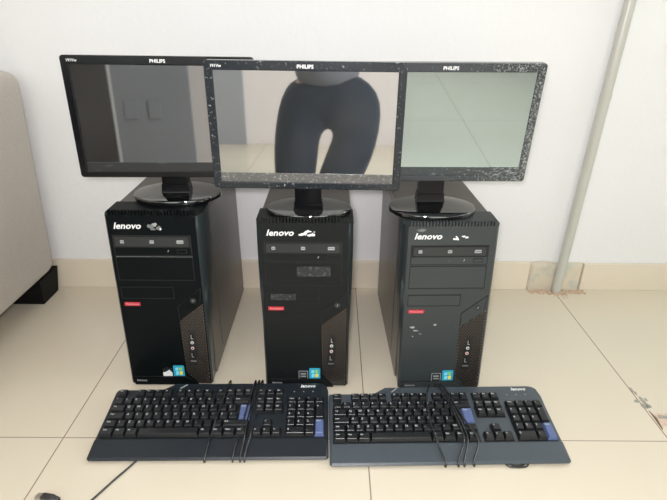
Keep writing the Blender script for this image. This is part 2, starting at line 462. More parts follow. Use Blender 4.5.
# ------------------------------------------------------------------ computer towers
FH, LEAN = .397, .030
def fp(u, v, d=0.):
    v = v + .0115 * min(1, v / .03)          # the face details start above the lower lip
    return Vector((u, LEAN * v / FH - d, v))
FM = Matrix(((1, 0, 0, 0), (0, LEAN / FH, -1, 0), (0, 1, 0, 0), (0, 0, 0, 1)))   # text plane -> face plane
def fmat(u, v, d): return Matrix.Translation(fp(u, v, d)) @ FM

def clip_seg(p, q, poly):
    """clip segment to a convex polygon (counter-clockwise)"""
    t0, t1 = 0., 1.; d = (q[0] - p[0], q[1] - p[1]); n = len(poly)
    for k in range(n):
        a, b = poly[k], poly[(k + 1) % n]
        nx, nz = -(b[1] - a[1]), b[0] - a[0]
        num = nx * (p[0] - a[0]) + nz * (p[1] - a[1]); den = nx * d[0] + nz * d[1]
        if abs(den) < 1e-12:
            if num < 0: return None
            continue
        t = -num / den
        if den > 0: t0 = max(t0, t)
        else: t1 = min(t1, t)
    if t0 >= t1: return None
    return [(p[0] + d[0] * t, p[1] + d[1] * t) for t in (t0, t1)]

def flat(m, pts, d0, d1, key):
    """a thin plate on the face from depth d0 (inside) to d1 (outside)"""
    m.prism([fp(u, v, d1) for u, v in pts], fp(0, 0, d0) - fp(0, 0, d1), key)
def rect(u0, v0, u1, v1): return [(u0, v0), (u1, v0), (u1, v1), (u0, v1)]
def outline(m, u0, v0, u1, v1, w, key, d=.0006):
    flat(m, rect(u0, v0, u1, v0 + w), -.001, d, key); flat(m, rect(u0, v1 - w, u1, v1), -.001, d, key)
    flat(m, rect(u0, v0 + w, u0 + w, v1 - w), -.001, d, key); flat(m, rect(u1 - w, v0 + w, u1, v1 - w), -.001, d, key)

def blob(m, u, v, su, sv, key, n=9, seed=0):
    rn = random.Random(seed); pts = []
    for q in range(n):
        a = 2 * math.pi * q / n; r = rn.uniform(.45, 1.15)
        pts.append((u + su * r * math.cos(a), v + sv * r * math.sin(a)))
    flat(m, pts, -.001, .0004, key)

def tower(loc, rotz, label, face, residue, style):
    t = thing('computer_tower', label, 'computer tower', loc, rotz, 'black computer towers on the floor')
    # steel case
    m = MB(); m.box((-.0935, .037, .006), (.0935, .412, .3900), 'pccase', .003)
    m.box((.0934, .11, .03), (.0944, .40, .375), 'pccase', .0004, 1); m.box((-.0944, .11, .03), (-.0934, .40, .375), 'pccase', .0004, 1)
    m.build('case', t)
    for x in (-.075, .075):
        for y in (.05, .38):
            m = MB(); m.tube([(x, y, 0), (x, y, .0065)], .009, 'rubber', 12); m.build('foot', t)
    # plastic front with flared sides
    m = MB(); rings = []
    zs = [.0035, .006, .03, .08, .14, .20, .26, .32, .37, .384, .3905]
    for z in zs:
        yf = LEAN * z / FH
        fl = .0892 + .0085 * min(1, z / .28)
        wf = .0880; r = .003
        yb = max(.0385, yf + .0225 + .060 * (z / FH))
        yfr = yf
        if z < .005: yfr = yf + .002; wf -= .002
        rings.append([(-fl, yb, z), (-fl, yf + .020, z), (-wf - .0035, yfr + .004, z), (-wf, yfr, z), (wf, yfr, z), (wf + .0035, yfr + .004, z), (fl, yf + .020, z), (fl, yb, z)])
    m.loft(rings, face)
    # side flanks in a plastic with painted glare streaks
    fz = m.mi('pcside')
    for f in m.bm.faces:
        if abs(f.normal.x) > .45: f.material_index = fz
    fr = m.build('front_bezel', t, 30)
    # row of vent ribs along the top edge
    m = MB(); m.box((-.0875, LEAN * .985 + .0004, .3885), (.0875, LEAN * .985 + .0022, .3915), face, .0004, 1)
    nrib = 27
    for k in range(nrib):
        u = -.083 + .166 * k / (nrib - 1)
        m.box((u - .0020, LEAN * .985, .3885), (u + .0020, LEAN + .0068, .4012), face, .0006, 1)
    m.build('vent_ribs', t)
    # optical drive
    m = MB(); flat(m, rect(-.0815, .2965, .0755, .3398), -.001, .0003, 'groove')
    flat(m, rect(-.0795, .2985, .0735, .3140), -.001, .0009, face)
    flat(m, rect(-.0795, .3155, .0735, .3378), -.001, .0009, 'groove')
    od = m.build('optical_drive', t)
    m = MB(); flat(m, rect(-.0765, .3175, .0695, .3362), .0005, .0022, 'traymid'); m.build('drive_tray', od)
    m = MB(); outline(m, .045, .3022, .0655, .3110, .0012, 'groove', .0012); flat(m, rect(.0466, .3038, .0639, .3094), .0004, .0018, face); m.build('eject_button', od)
    for k, (u, w) in enumerate(((-.0625, .0075), (-.003, .0085), (.0535, .0135))):
        m = MB()
        flat(m, [(u - w / 2, .3235), (u + w / 2, .3235), (u + w / 2, .3302 if k == 2 else .3290), (u + w / 2 - .0015, .3302), (u - w / 2 + .0015, .3302), (u - w / 2, .3290)], .002, .0024, 'greyprint')
        flat(m, rect(u - w / 2 + .001, .3263, u + w / 2 - .001, .3273), .0022, .0026, 'traymid')
        m.build('drive_mark', od)
    m = MB(); flat(m, [(.0260, .3050), (.0275, .3050), (.0290, .3090), (.0275, .3090)], .0008, .0013, 'greyprint'); m.build('drive_light', od)
    if style == 1:
        m = MB(); flat(m, rect(-.080, .2935, .0755, .2948), 0, .0006, 'greyprint'); m.build('scuffed_edge', t)['label'] = 'pale scuffed edge under the drive'
    # blank drive bays
    m = MB(); outline(m, -.0815, .2425, .0755, .2945, .0014, 'groove'); flat(m, rect(-.0796, .2444, .0736, .2926), -.001, .0008, face)
    if style == 2:
        flat(m, rect(-.016, .264, .052, .286), 0, .0010, 'etch'); 
    if style == 3:
        flat(m, rect(-.05, .252, .03, .276), 0, .0009, 'pcface3')
    m.build('bay_cover', t)
    m = MB(); outline(m, -.0815, .2015, .0285, .2285, .0012, 'groove'); flat(m, rect(-.0798, .2032, .0268, .2268), -.001, .0008, face)
    if style == 2: flat(m, rect(-.072, .209, -.020, .2235), 0, .0010, 'etch')
    m.build('floppy_cover', t)
    # maker's name and what is left of the round emblem beside it
    m = MB(); m.text('lenovo', .0178, fmat(-.049, .3585, .0003), 'white', bold=.0004, shear=.25, extr=.0003, sx=1.12); m.build('logo', t)['label'] = 'white raised maker name'
    for k, (u, v, su, sv, key) in enumerate(residue):
        m = MB(); blob(m, u, v, su, sv, key, 11, k + style * 10)
        if v > .34: m.build('sticker_residue', t)['label'] = 'torn pale residue of a sticker'
        else: m.build('scrape_mark', t)['label'] = 'pale scrape'
    # red label
    m = MB(); flat(m, rect(-.0785, .1848, -.0455, .1932), 0, .0006, 'redlabel')
    m.text('ThinkCentre', .0062, fmat(-.062, .1889, .0008), 'redtext', extr=.0001, sx=.86); m.build('model_label', t)['label'] = 'small red label'
    # power panel
    m = MB()
    pl = [(.0327, .1525), (.0815, .1925), (.0855, .2270), (.0327, .1835)]
    flat(m, pl, -.001, .0006, 'groove')
    cx = sum(p[0] for p in pl) / 4; cz = sum(p[1] for p in pl) / 4
    flat(m, [(cx + (p[0] - cx) * .93, cz + (p[1] - cz) * .93) for p in pl], -.001, .0014, face)
    pp = m.build('power_panel', t)
    m = MB(); m.tube([fp(.0668, .1980, 0), fp(.0668, .1980, .0024)], .0062, 'traymid', 18); pb = m.build('power_button', pp, 40)
    m = MB(); flat(m, [(.0655, .1965), (.0672, .1965), (.0685, .2005), (.0668, .2005)], .002, .0027, 'greyprint'); m.build('button_mark', pb)
    # vent mesh with ports
    poly = [(.0360, .0245), (.0610, .0045), (.0852, .0045), (.0852, .1895), (.0335, .1490)]
    m = MB(); flat(m, poly, -.001, .0004, 'mesh_back')
    k = -.25
    while k < .35:
        for dr in (1, -1):
            c = clip_seg((k if dr > 0 else k + .2, 0.), (k + .2 if dr > 0 else k, .25), poly)
            if c:
                (a, b), (e, f) = c; ln = math.hypot(e - a, f - b) or 1
                nx, nz = -(f - b) / ln * .0015, (e - a) / ln * .0015
                flat(m, [(a + nx, b + nz), (a - nx, b - nz), (e - nx, f - nz), (e + nx, f + nz)], .0002, .0012 + .0001 * dr, 'mesh')
        k += .0060
    vm = m.build('vent_mesh', t)
    m = MB(); flat(m, [(.0435, .0440), (.0625, .0440), (.0655, .1260), (.0500, .1260)], .0005, .0018, 'mesh'); pt = m.build('port_panel', t)
    for (u, v, key, nm) in ((.0552, .0985, 'jackgreen', 'audio_jack'), (.0548, .0850, 'jackpink', 'audio_jack')):
        m = MB(); m.tube([fp(u, v, .001), fp(u, v, .0030)], .0036, key, 14); m.tube([fp(u, v, .0025), fp(u, v, .0034)], .0016, 'groove', 10); m.build(nm, pt, 40)
    for (u, v) in ((.0560, .1130), (.0535, .0680)):
        m = MB(); flat(m, rect(u - .0030, v - .0065, u + .0030, v + .0065), .001, .0024, 'groove')
        flat(m, rect(u - .0022, v - .0058, u - .0008, v + .0045), .001, .0028, 'metalpin'); flat(m, rect(u - .0008, v - .0058, u + .0022, v - .0042), .001, .0028, 'metalpin'); m.build('usb_port', pt)
    m = MB(); flat(m, rect(.0475, .0510, .0605, .0540), .001, .0022, 'dimprint'); m.build('port_mark', pt)
    # stickers
    m = MB(); flat(m, rect(-.0178, .0150, .0030, .0322), 0, .0004, 'st_grey' if style > 1 else 'white')
    if style == 1: blob(m, -.008, .0300, .010, .006, 'st_dark', 12, 3); flat(m, rect(-.0178, .0245, .0030, .0322), 0, .0005, 'st_dark'); flat(m, [(-.014, .024), (-.003, .029), (.0025, .024)], 0, .0006, 'white')
    else:
        flat(m, rect(-.0163, .0166, .0015, .0306), 0, .0005, 'st_dark')
        flat(m, rect(-.0135, .0200, -.0015, .0225), 0, .0006, 'st_grey'); flat(m, rect(-.0135, .0245, -.0015, .0275), 0, .0006, 'st_grey')
    m.build('chip_sticker', t)['label'] = 'small black and silver sticker'
    m = MB(); flat(m, [(.018 + a, .0268 + b) for a, b in rrect(.0245, .0255, .003)], 0, .0004, 'blue_st')
    for (du, dv, key) in ((-.0042, .004, 'st_sky'), (.004, .0045, 'st_green'), (-.0036, -.004, 'st_sky'), (.0046, -.0038, 'st_yel')):
        flat(m, [(.018 + du + a * 1 + b * .18, .0268 + dv + b) for a, b in rrect(.0068, .0068, .0015, 3)], 0, .0006, key)
    m.build('blue_sticker', t)['label'] = 'square blue sticker with a four pane emblem'
    # lower ridge with small print
    m = MB(); flat(m, [(-.083, .0165), (.0335, .0175), (.0585, .0030), (.0600, .0012), (-.083, .0012)], -.001, .0010, 'groove')
    flat(m, [(-.0822, .0152), (.0328, .0162), (.0575, .0038), (-.0822, .0038)], 0, .0040, face)
    rd = m.build('lower_ridge', t)
    m = MB(); m.text('lenovo', .0075, fmat(-.066, .0110, .0041), 'greyprint', bold=.0001, shear=.2, extr=.0001, sx=1.1); m.build('small_print', rd)
    return t

W_, G_, D_ = 'white', 'greyprint', 'dimprint'
tL = tower((-.3610, .8835, 0), 0.0, 'leftmost black computer tower, its bare steel side facing right', 'pcface',
      [(-.001, .3575, .008, .0065, D_), (.006, .3615, .007, .004, G_), (.013, .3555, .006, .005, D_), (.0165, .3525, .0035, .003, W_), (.003, .352, .007, .0022, D_)], 1)
tL.scale = (1, 1, 1.020)
tC = tower((-.058, .879, 0), 0.0, 'middle black computer tower with white flaking emblem, behind the keyboards', 'pcface2',
      [(-.004, .3555, .008, .003, W_), (.003, .3585, .0045, .0065, W_), (.008, .3625, .006, .0030, W_), (.0095, .3535, .005, .0038, W_), (.0165, .3550, .005, .0040, W_), (.0195, .3605, .0025, .0025, G_)], 2)
tC.scale = (1, 1, .990)
tR = tower((.2365, .8745, 0), R(1.6), 'rightmost computer tower, its black lightened by painted haze, with pale scratches', 'pcface3',
      [(.004, .3535, .0045, .0022, W_), (.0095, .3535, .0050, .0038, W_), (.0075, .3580, .0025, .0018, W_), (.022, .3585, .004, .0022, W_), (.0285, .3560, .0040, .0022, W_), (-.062, .3720, .010, .003, D_), (-.068, .150, .006, .0025, G_), (-.060, .142, .007, .0018, G_), (-.020, .156, .004, .0035, G_), (-.066, .128, .002, .002, G_), (-.05, .134, .004, .002, D_)], 3)
tR.scale = (1, 1, .981)

# ------------------------------------------------------------------ monitors
def monitor(pc, yaw, tilt, roll, aspect, base_xy, base_r, fr, scrk, grime, label, neck_x=None, bz=.3910):
    bx, by = base_xy
    t = thing('monitor', label, 'monitor', (bx, by, bz), 0., 'monitors on top of the towers')
    Wm = .36; Hm = Wm * aspect
    P = Matrix.Translation(Vector(pc) - Vector((bx, by, bz))) @ Matrix.Rotation(R(yaw), 4, 'Z') @ Matrix.Rotation(R(tilt), 4, 'X') @ Matrix.Rotation(R(roll), 4, 'Y')
    def pw(x, y, z): return P @ Vector((x, y, z))
    sb, tb_, bb = .0145, .0165, .0130          # side, top and bottom widths of the frame
    iw, ih = Wm - 2 * sb, Hm - tb_ - bb; icz = (bb - tb_) / 2
    m = MB()
    A = rrect(Wm, Hm, .006); Am = rrect(Wm - .003, Hm - .003, .005); B = rrect(iw + .003, ih + .003, .002, 5, 0, icz); Bi = rrect(iw, ih, .0015, 5, 0, icz)
    rings = [[pw(x, .016, z) for x, z in A], [pw(x, .0015, z) for x, z in A], [pw(x, 0, z) for x, z in Am], [pw(x, 0, z) for x, z in B], [pw(x, .0015, z) for x, z in Bi], [pw(x, .007, z) for x, z in Bi]]
    m.loft(rings, fr, cap=False)
    m.build('bezel', t, 30)
    m = MB(); gs = .0175                         # grimy strip along the bottom of the panel
    z0 = icz - ih / 2; z1 = icz + ih / 2
    m.prism([pw(-iw / 2, .004, z0 + gs), pw(iw / 2, .004, z0 + gs), pw(iw / 2, .004, z1), pw(-iw / 2, .004, z1)], pw(0, .002, 0) - pw(0, 0, 0), scrk)
    s = m.build('screen', t)
    m = MB(); m.prism([pw(-iw / 2, .0035, z0), pw(iw / 2, .0035, z0), pw(iw / 2, .0035, z0 + gs), pw(-iw / 2, .0035, z0 + gs)], pw(0, .002, 0) - pw(0, 0, 0), grime)
    m.build('grimy_strip', s)['label'] = 'scratched grimy strip along the lower screen edge'
    # back shell
    m = MB()
    rr = []
    for (y, k, r) in ((.0075, .992, .006), (.016, .992, .006), (.026, .90, .02), (.036, .66, .02), (.040, .60, .02)):
        rr.append([pw(x, y, z) for x, z in rrect(Wm * k, Hm * k, r)])
    m.loft(rr, 'shell'); m.build('back_shell', t, 35)
    # lettering on the frame
    TM = P @ Matrix(((1, 0, 0, 0), (0, 0, -1, 0), (0, 1, 0, 0), (0, 0, 0, 1)))
    m = MB(); m.text('PHILIPS', .0088, TM @ Matrix.Translation((0, Hm / 2 - .0092, .0003)), 'white', bold=.00025, extr=.0002, sx=1.05); m.build('logo', t)['label'] = 'white maker name on the top frame'
    m = MB(); m.text('191Vw', .0072, TM @ Matrix.Translation((-Wm / 2 + .0215, Hm / 2 - .0092, .0003)), 'white', bold=.0001, extr=.0002); m.build('model_mark', t)['label'] = 'small white model mark in the corner'
    m = MB()
    for k in range(5): m.box((Wm / 2 - .075 + k * .011, .006, -Hm / 2 - .0012), (Wm / 2 - .069 + k * .011, .012, -Hm / 2 + .001), 'gloss', .0004, 1, P)
    m.build('control_buttons', t)
    # neck
    cl = pw(0, 0, 0)
    nx = neck_x or 0.
    ny = cl.y + .0155
    ring = lambda z, w, y0, y1: [(nx - w, y0, z), (nx + w, y0, z), (nx + w, y1, z), (nx - w, y1, z)]
    m = MB()
    top = pw(0, 0, -Hm / 2).z + .05
    m.loft([ring(.0100, .031, ny - .002, ny + .030), ring(.016, .029, ny, ny + .029), ring(.030, .028, ny + .001, ny + .027), ring(.031, .0265, ny + .002, ny + .026), ring(top, .0265, ny + .010, ny + .032)], 'neck')
    m.build('neck', t, 20)
    # oval foot
    a, b = base_r
    m = MB(); rings = []
    for (k, z) in ((.985, 0), (.997, .0012), (1., .0045), (1., .0085), (.985, .0105), (.93, .0118), (.5, .0128)):
        rings.append([(a * k * math.cos(q), b * k * math.sin(q), z) for q in [2 * math.pi * i / 64 for i in range(64)]])
    m.loft(rings, 'gloss'); m.build('base', t, 35)
    return t

monitor((-.3357, .999, .5686), 3.26, -2.31, .65, .65, (-.338, 1.031), (.093, .070), 'fr1', 'scr1', 'grime1', 'left monitor in a clean glossy black frame, partly behind the middle one', .000, .3990)
monitor((-.0523, .9285, .5675), -1.0, -.6, .32, .65, (-.0515, .974), (.088, .058), 'fr2', 'scr2', 'grime2', 'middle monitor standing in front, its screen mirroring a kneeling person', None, .3872)
monitor((.2174, .9955, .5602), .38, 5.0, -.09, .655, (.207, .993), (.091, .066), 'fr3', 'scr3', 'grime3', 'right monitor with scratched frame lightened by painted glare and pale hazy screen', None, .3836)

# ------------------------------------------------------------------ keyboards
U = .019; KW = .452
def bedz(y): return .0145 + (y - .047) * .105
def topz(y):
    if y < .045: return .0100 + .0065 * min(1, y / .044)
    return bedz(y)

_leg = {}
def key_mesh(w, h, legend, mk, lkey='greyprint'):
    """one key cap w x h metres, origin at the centre of its foot"""
    m = MB()
    a, b, c, d = w / 2 - .0005, h / 2 - .0005, max(w / 2 - .0030, .003), h / 2 - .0032
    H = .0088
    rings = [[(-a, -b, 0), (a, -b, 0), (a, b, 0), (-a, b, 0)],
             [(-a, -b, .002), (a, -b, .002), (a, b, .002), (-a, b, .002)],
             [(-c - .0004, -d + .0004, H - .0006), (c + .0004, -d + .0004, H - .0006), (c + .0004, d + .0012, H - .0006), (-c - .0004, d + .0012, H - .0006)],
             [(-c + .0004, -d + .0012, H), (c - .0004, -d + .0012, H), (c - .0004, d + .0004, H), (-c + .0004, d + .0004, H)]]
    m.loft(rings, mk)
    if legend:
        sz = .0066 if len(legend) == 1 else .0042
        ox = -c + .0010; oy = d - .0034 if len(legend) == 1 else d - .0030
        m.text(legend, sz, Matrix.Translation((ox, oy, H + .00015)), lkey, bold=.00012, align='LEFT')
    me_o = m.build('key')
    return me_o

def keyboard(loc, rotz, label, body, mk, kb_group, cable_paths, proto=None):
    t = thing('keyboard', label, 'keyboard', loc, rotz, kb_group)
    # body shell
    m = MB(); rings = []
    def sect(x, yb, y0=0., zl=0.):
        pr = [(y0 + .001, .0050), (y0, .0075), (y0 + .004, .0105 - zl), (.043, .0160 - zl), (.0465, bedz(.0465) - zl), (.120, bedz(.120) - zl), (yb - .010, bedz(yb - .010) + .0015 - zl), (yb - .003, bedz(yb) - .0005 - zl), (yb, bedz(yb) - .006), (yb, .0050)]
        return [(x, y, z) for y, z in pr]
    st = [(0, .1700, .004, .002), (.004, .1715, .0, 0), (.096, .1715, 0, 0), (.122, .1885, 0, 0), (.43, .1890, 0, 0), (.441, .1870, 0, 0), (.4480, .1810, 0, 0), (KW, .168, .004, .002)]
    for a in st: rings.append(sect(*a))
    m.loft(rings, body)
    bo = m.build('body', t, 25)
    m = MB(); m.prism([(.1330, .1712, bedz(.1712) + .0026), (.1360, .1712, bedz(.1712) + .0026), (.1480, .1812, bedz(.181) + .0026), (.1450, .1812, bedz(.181) + .0026)], (0, 0, -.002), 'greyprint')
    m.build('shoulder_line', bo)['label'] = 'pale worn line along the raised shoulder'
    for x in (.02, KW - .02, .2, .3):
        for y in (.012, .150):
            m = MB(); m.box((x - .012, y - .004, 0), (x + .012, y + .004, .0055), 'rubber'); m.build('foot', t)
    # wells the keys sit in
    m = MB()
    x0 = .0085; rows = [.0565, .0755, .0945, .1135, .1325, .1550]
    def well(a, b, c, d):
        m.prism([(a, b, bedz(b) + .0003), (c, b, bedz(b) + .0003), (c, d, bedz(d) + .0003), (a, d, bedz(d) + .0003)], (0, 0, -.0012), 'well')
    e = .0011
    xn = x0 + 15 * U + .0085; xp = xn + 3 * U + .0085
    well(x0 - e, rows[0] - .0095 - e, x0 + 15 * U + e, rows[4] + .0095 + e)
    for a in (0, 2, 6.5, 11): well(x0 + a * U - e, rows[5] - .0095 - e, x0 + (a + (1 if a == 0 else 4)) * U + e, rows[5] + .0095 + e)
    well(xn - e, rows[5] - .0095 - e, xn + 3 * U + e, rows[5] + .0095 + e)
    well(xn - e, rows[3] - .0095 - e, xn + 3 * U + e, rows[4] + .0095 + e)
    well(xn - e, rows[0] - .0095 - e, xn + 3 * U + e, rows[0] + .0095); well(xn + U - e, rows[0] + .0095, xn + 2 * U + e, rows[1] + .0095 + e)
    well(xp - e, rows[0] - .0095 - e, xp + 4 * U + e, rows[4] + .0095 + e)
    m.build('key_well', t)['label'] = 'black recess around the keys'
    # the keys
    K = []
    def row(r, x, items):
        for it in items:
            w, lg = it if isinstance(it, tuple) else (1, it)
            K.append((x + w * U / 2, rows[r], w * U, U, lg, mk, 'key' if lg != ' ' else 'spacebar')); x += w * U
    row(5, x0, ['Esc'])
    for a, ls in ((2, ['F1', 'F2', 'F3', 'F4']), (6.5, ['F5', 'F6', 'F7', 'F8']), (11, ['F9', 'F10', 'F11', 'F12'])): row(5, x0 + a * U, ls)
    row(4, x0, list("'1234567890-=") + [(2, 'Back')])
    row(3, x0, [(1.5, 'Tab')] + list("QWERTYUIOP'["))
    row(2, x0, [(1.75, 'Caps')] + list("ASDFGHJKL~]") )
    K.append((x0 + 13.25 * U, rows[2], 1 * U, U, '/', mk, 'key'))
    row(1, x0, [(1.25, 'Shift')] + list("\\ZXCVBNM,.;") + [(2.75, 'Shift')])
    row(0, x0, [(1.25, 'Ctrl'), (1.25, 'Win'), (1.25, 'Alt'), (6.25, ' '), (1.25, 'Alt'), (1.25, 'Win'), (1.25, 'Menu'), (1.25, 'Ctrl')])
    K.append((x0 + 14.375 * U, (rows[2] + rows[3]) / 2, 1.25 * U, 2 * U, 'Enter', 'keyblue', 'enter_key'))
    row(5, xn, ['Prt', 'Scr', 'Brk']); row(4, xn, ['Ins', 'Home', 'PgU']); row(3, xn, ['Del', 'End', 'PgD'])
    row(1, xn + U, ['^']); row(0, xn, ['<', 'v', '>'])
    row(4, xp, ['Num', '/', '*', '-']); row(3, xp, ['7', '8', '9']); row(2, xp, ['4', '5', '6']); row(1, xp, ['1', '2', '3']); row(0, xp, [(2, '0'), ','])
    K.append((xp + 3.5 * U, (rows[2] + rows[3]) / 2, U, 2 * U, '+', mk, 'key'))
    K.append((xp + 3.5 * U, (rows[0] + rows[1]) / 2, U, 2 * U, 'Enter', 'keyblue', 'enter_key'))
    tilt = math.atan(.105)
    made = []
    for i, (x, y, w, h, lg, k_, nm) in enumerate(K):
        if proto:
            o = proto[i].copy(); COL.objects.link(o)
        else:
            o = key_mesh(w, h, lg.strip(), k_, 'keyprint')
        o.name = nm; o.parent = t
        o.location = (x, y, bedz(y) + .0003); o.rotation_euler = (tilt, 0, 0)
        if nm == 'enter_key': o['label'] = 'blue enter key'
        made.append(o)
    # lights and maker's name above the number block
    m = MB()
    for k in range(3):
        x = xp + .012 + k * .020; y = .1610
        m.tube([(x, y, bedz(y) + .0005), (x, y, bedz(y) + .0022)], .0012, 'greyprint', 8)
    m.build('status_lights', t)
    TM = Matrix.Translation((xp + .041, .1758, bedz(.1758) + .0018)) @ Matrix.Rotation(tilt, 4, 'X')
    m = MB(); m.text('lenovo', .0105, TM, 'white', bold=.0002, shear=.2, extr=.0006, sx=1.1); m.build('logo', t)['label'] = 'white maker name above the number keys'
    # its own cord wound round the middle
    m = MB()
    for pts in cable_paths: m.tube(pts, .0017, 'cable', 8, 6)
    m.build('cable', t, 60)['label'] = 'black cord wrapped round the keyboard'
    return t, made

def wind(strands, slack=.004):
    """one continuous cord: over the top from back to front, under and up again for every strand"""
    pts = []
    for k, st in enumerate(strands):
        # st: list of (x, y) from the back edge to the front edge
        xb, xf = st[0], st[-1]
        pts += [(xb[0], .1915, .010), (xb[0], .1925, .024), (xb[0], .190, .0335)]
        for (x, y) in st[1:-1]:
            z = .020 if y < .046 else bedz(y) + .0115
            pts.append((x, y, z))
        pts += [(xf[0], .004, .0135), (xf[0], -.0022, .009), (xf[0], -.0015, .0038), (xf[0], .010, .0024)]
        if k < len(strands) - 1:
            nb = strands[k + 1][0][0]
            pts += [(xf[0] * .5 + nb * .5, .09, .0022), (nb, .180, .0026)]
    return pts

s1 = [(.2386, .19), (.2370, .165), (.233, .13), (.228, .08), (.2245, .045), (.2235, .03), (.2214, 0)]
s2 = [(.2935, .19), (.2925, .165), (.288, .13), (.284, .085), (.279, .045), (.276, .03), (.273, 0)]
s3 = [(.3010, .19), (.3000, .165), (.2955, .13), (.2915, .085), (.2905, .048), (.2895, .03), (.287, 0)]
s4 = [(.3085, .19), (.3060, .165), (.3050, .13), (.3045, .085), (.302, .048), (.299, .03), (.295, 0)]
kl, protos = keyboard((-.4590, .6655, 0), R(.9), 'left keyboard, black with a cord wound round it, overlapped by no other', 'kb1', 'key1', 'keyboards on the floor', [wind([s1, s2, s3, s4])])
r1 = [(.2200, .19), (.2100, .165), (.2020, .13), (.2005, .085), (.2050, .048), (.2080, .03), (.2150, 0)]
r2 = [(.2330, .19), (.2400, .165), (.2480, .13), (.2560, .085), (.2590, .048), (.2530, .03), (.2390, 0)]
r3 = [(.2400, .19), (.2450, .165), (.2530, .13), (.2620, .085), (.2660, .048), (.2610, .03), (.2500, 0)]
r4 = [(.2450, .19), (.2500, .165), (.2590, .13), (.2720, .085), (.2840, .048), (.2820, .03), (.2680, 0)]
kr, _ = keyboard((-.0045, .6565, 0), R(1.4), 'right keyboard, its black lightened by painted glare, its cord loops spread into a leaf shape', 'kb2', 'key2', 'keyboards on the floor', [wind([r1, r2, r3, r4]), [(.325, .012, .0022), (.333, -.001, .0022), (.345, -.0035, .0024), (.357, -.0035, .0022), (.368, -.001, .0022), (.376, .012, .0022)], [(.328, .014, .0022), (.340, .0015, .0022), (.361, .0015, .0022), (.374, .014, .0022)]], protos)
kl['label'] = 'left keyboard, nearly black, four cord strands wound across it'

# ------------------------------------------------------------------ loose cord with plug
def usb_cable():
    t = thing('usb_cable', 'black cord from under the left keyboard ending in a metal tipped plug', 'cable', (-.42, .59, 0))
    q = lambda x, y, z: (x + .42, y - .59, z)
    m = MB()
    m.tube([q(-.352, .700, .0021), q(-.3688, .668, .0021), q(-.379, .650, .0021), q(-.3942, .6243, .0021), q(-.414, .5878, .0021), q(-.432, .562, .0021), q(-.450, .560, .0023), q(-.462, .576, .003), q(-.469, .586, .0042)], .0020, 'cable', 10, 6)
    m.build('cord', t, 60)
    d = Vector((-.5086 + .4690, .5914 - .586, 0)).normalized()
    ang = math.atan2(d.y, d.x)
    Mx = Matrix.Translation(q(-.4690, .5865, .0052)) @ Matrix.Rotation(ang, 4, 'Z')
    m = MB()
    rings = []
    for (x, w, h) in ((0, .003, .003), (.008, .0045, .0042), (.012, .0058, .0048), (.030, .0062, .005), (.032, .0055, .0045)):
        rings.append([Mx @ Vector((x, y, z)) for y, z in rrect(2 * w, 2 * h, .0022, 4)])
    m.loft(rings, 'cable'); m.build('plug_body', t, 40)
    m = MB(); m.box((.031, -.0058, -.0024), (.043, .0058, .0024), 'usb_metal', .0005, 1, Mx); m.build('plug_tip', t)['label'] = 'bare metal plug tip'
usb_cable()

# ------------------------------------------------------------------ the kneeling photographer mirrored in the middle screen
def skin_mesh(name, verts, edges, radii, key, parent=None, sub=2, root=0):
    me = bpy.data.meshes.new(name)
    me.from_pydata([Vector(v) for v in verts], edges, [])
    o = bpy.data.objects.new(name, me); COL.objects.link(o)
    sk = o.modifiers.new('s', 'SKIN'); sk.use_smooth_shade = True
    su = o.modifiers.new('u', 'SUBSURF'); su.levels = sub; su.render_levels = sub
    layer = me.skin_vertices[0].data
    for i, r in enumerate(radii):
        layer[i].radius = r if isinstance(r, tuple) else (r, r)
        layer[i].use_root = (i == root)
    bpy.context.view_layer.update()
    dg = bpy.context.evaluated_depsgraph_get()
    m2 = bpy.data.meshes.new_from_object(o.evaluated_get(dg), depsgraph=dg)
    bpy.data.objects.remove(o); bpy.data.meshes.remove(me)
    m2.name = name; m2.materials.clear(); m2.materials.append(M[key])
    for p in m2.polygons: p.use_smooth = True
    ob = bpy.data.objects.new(name, m2); COL.objects.link(ob)
    if parent: ob.parent = parent
    return ob

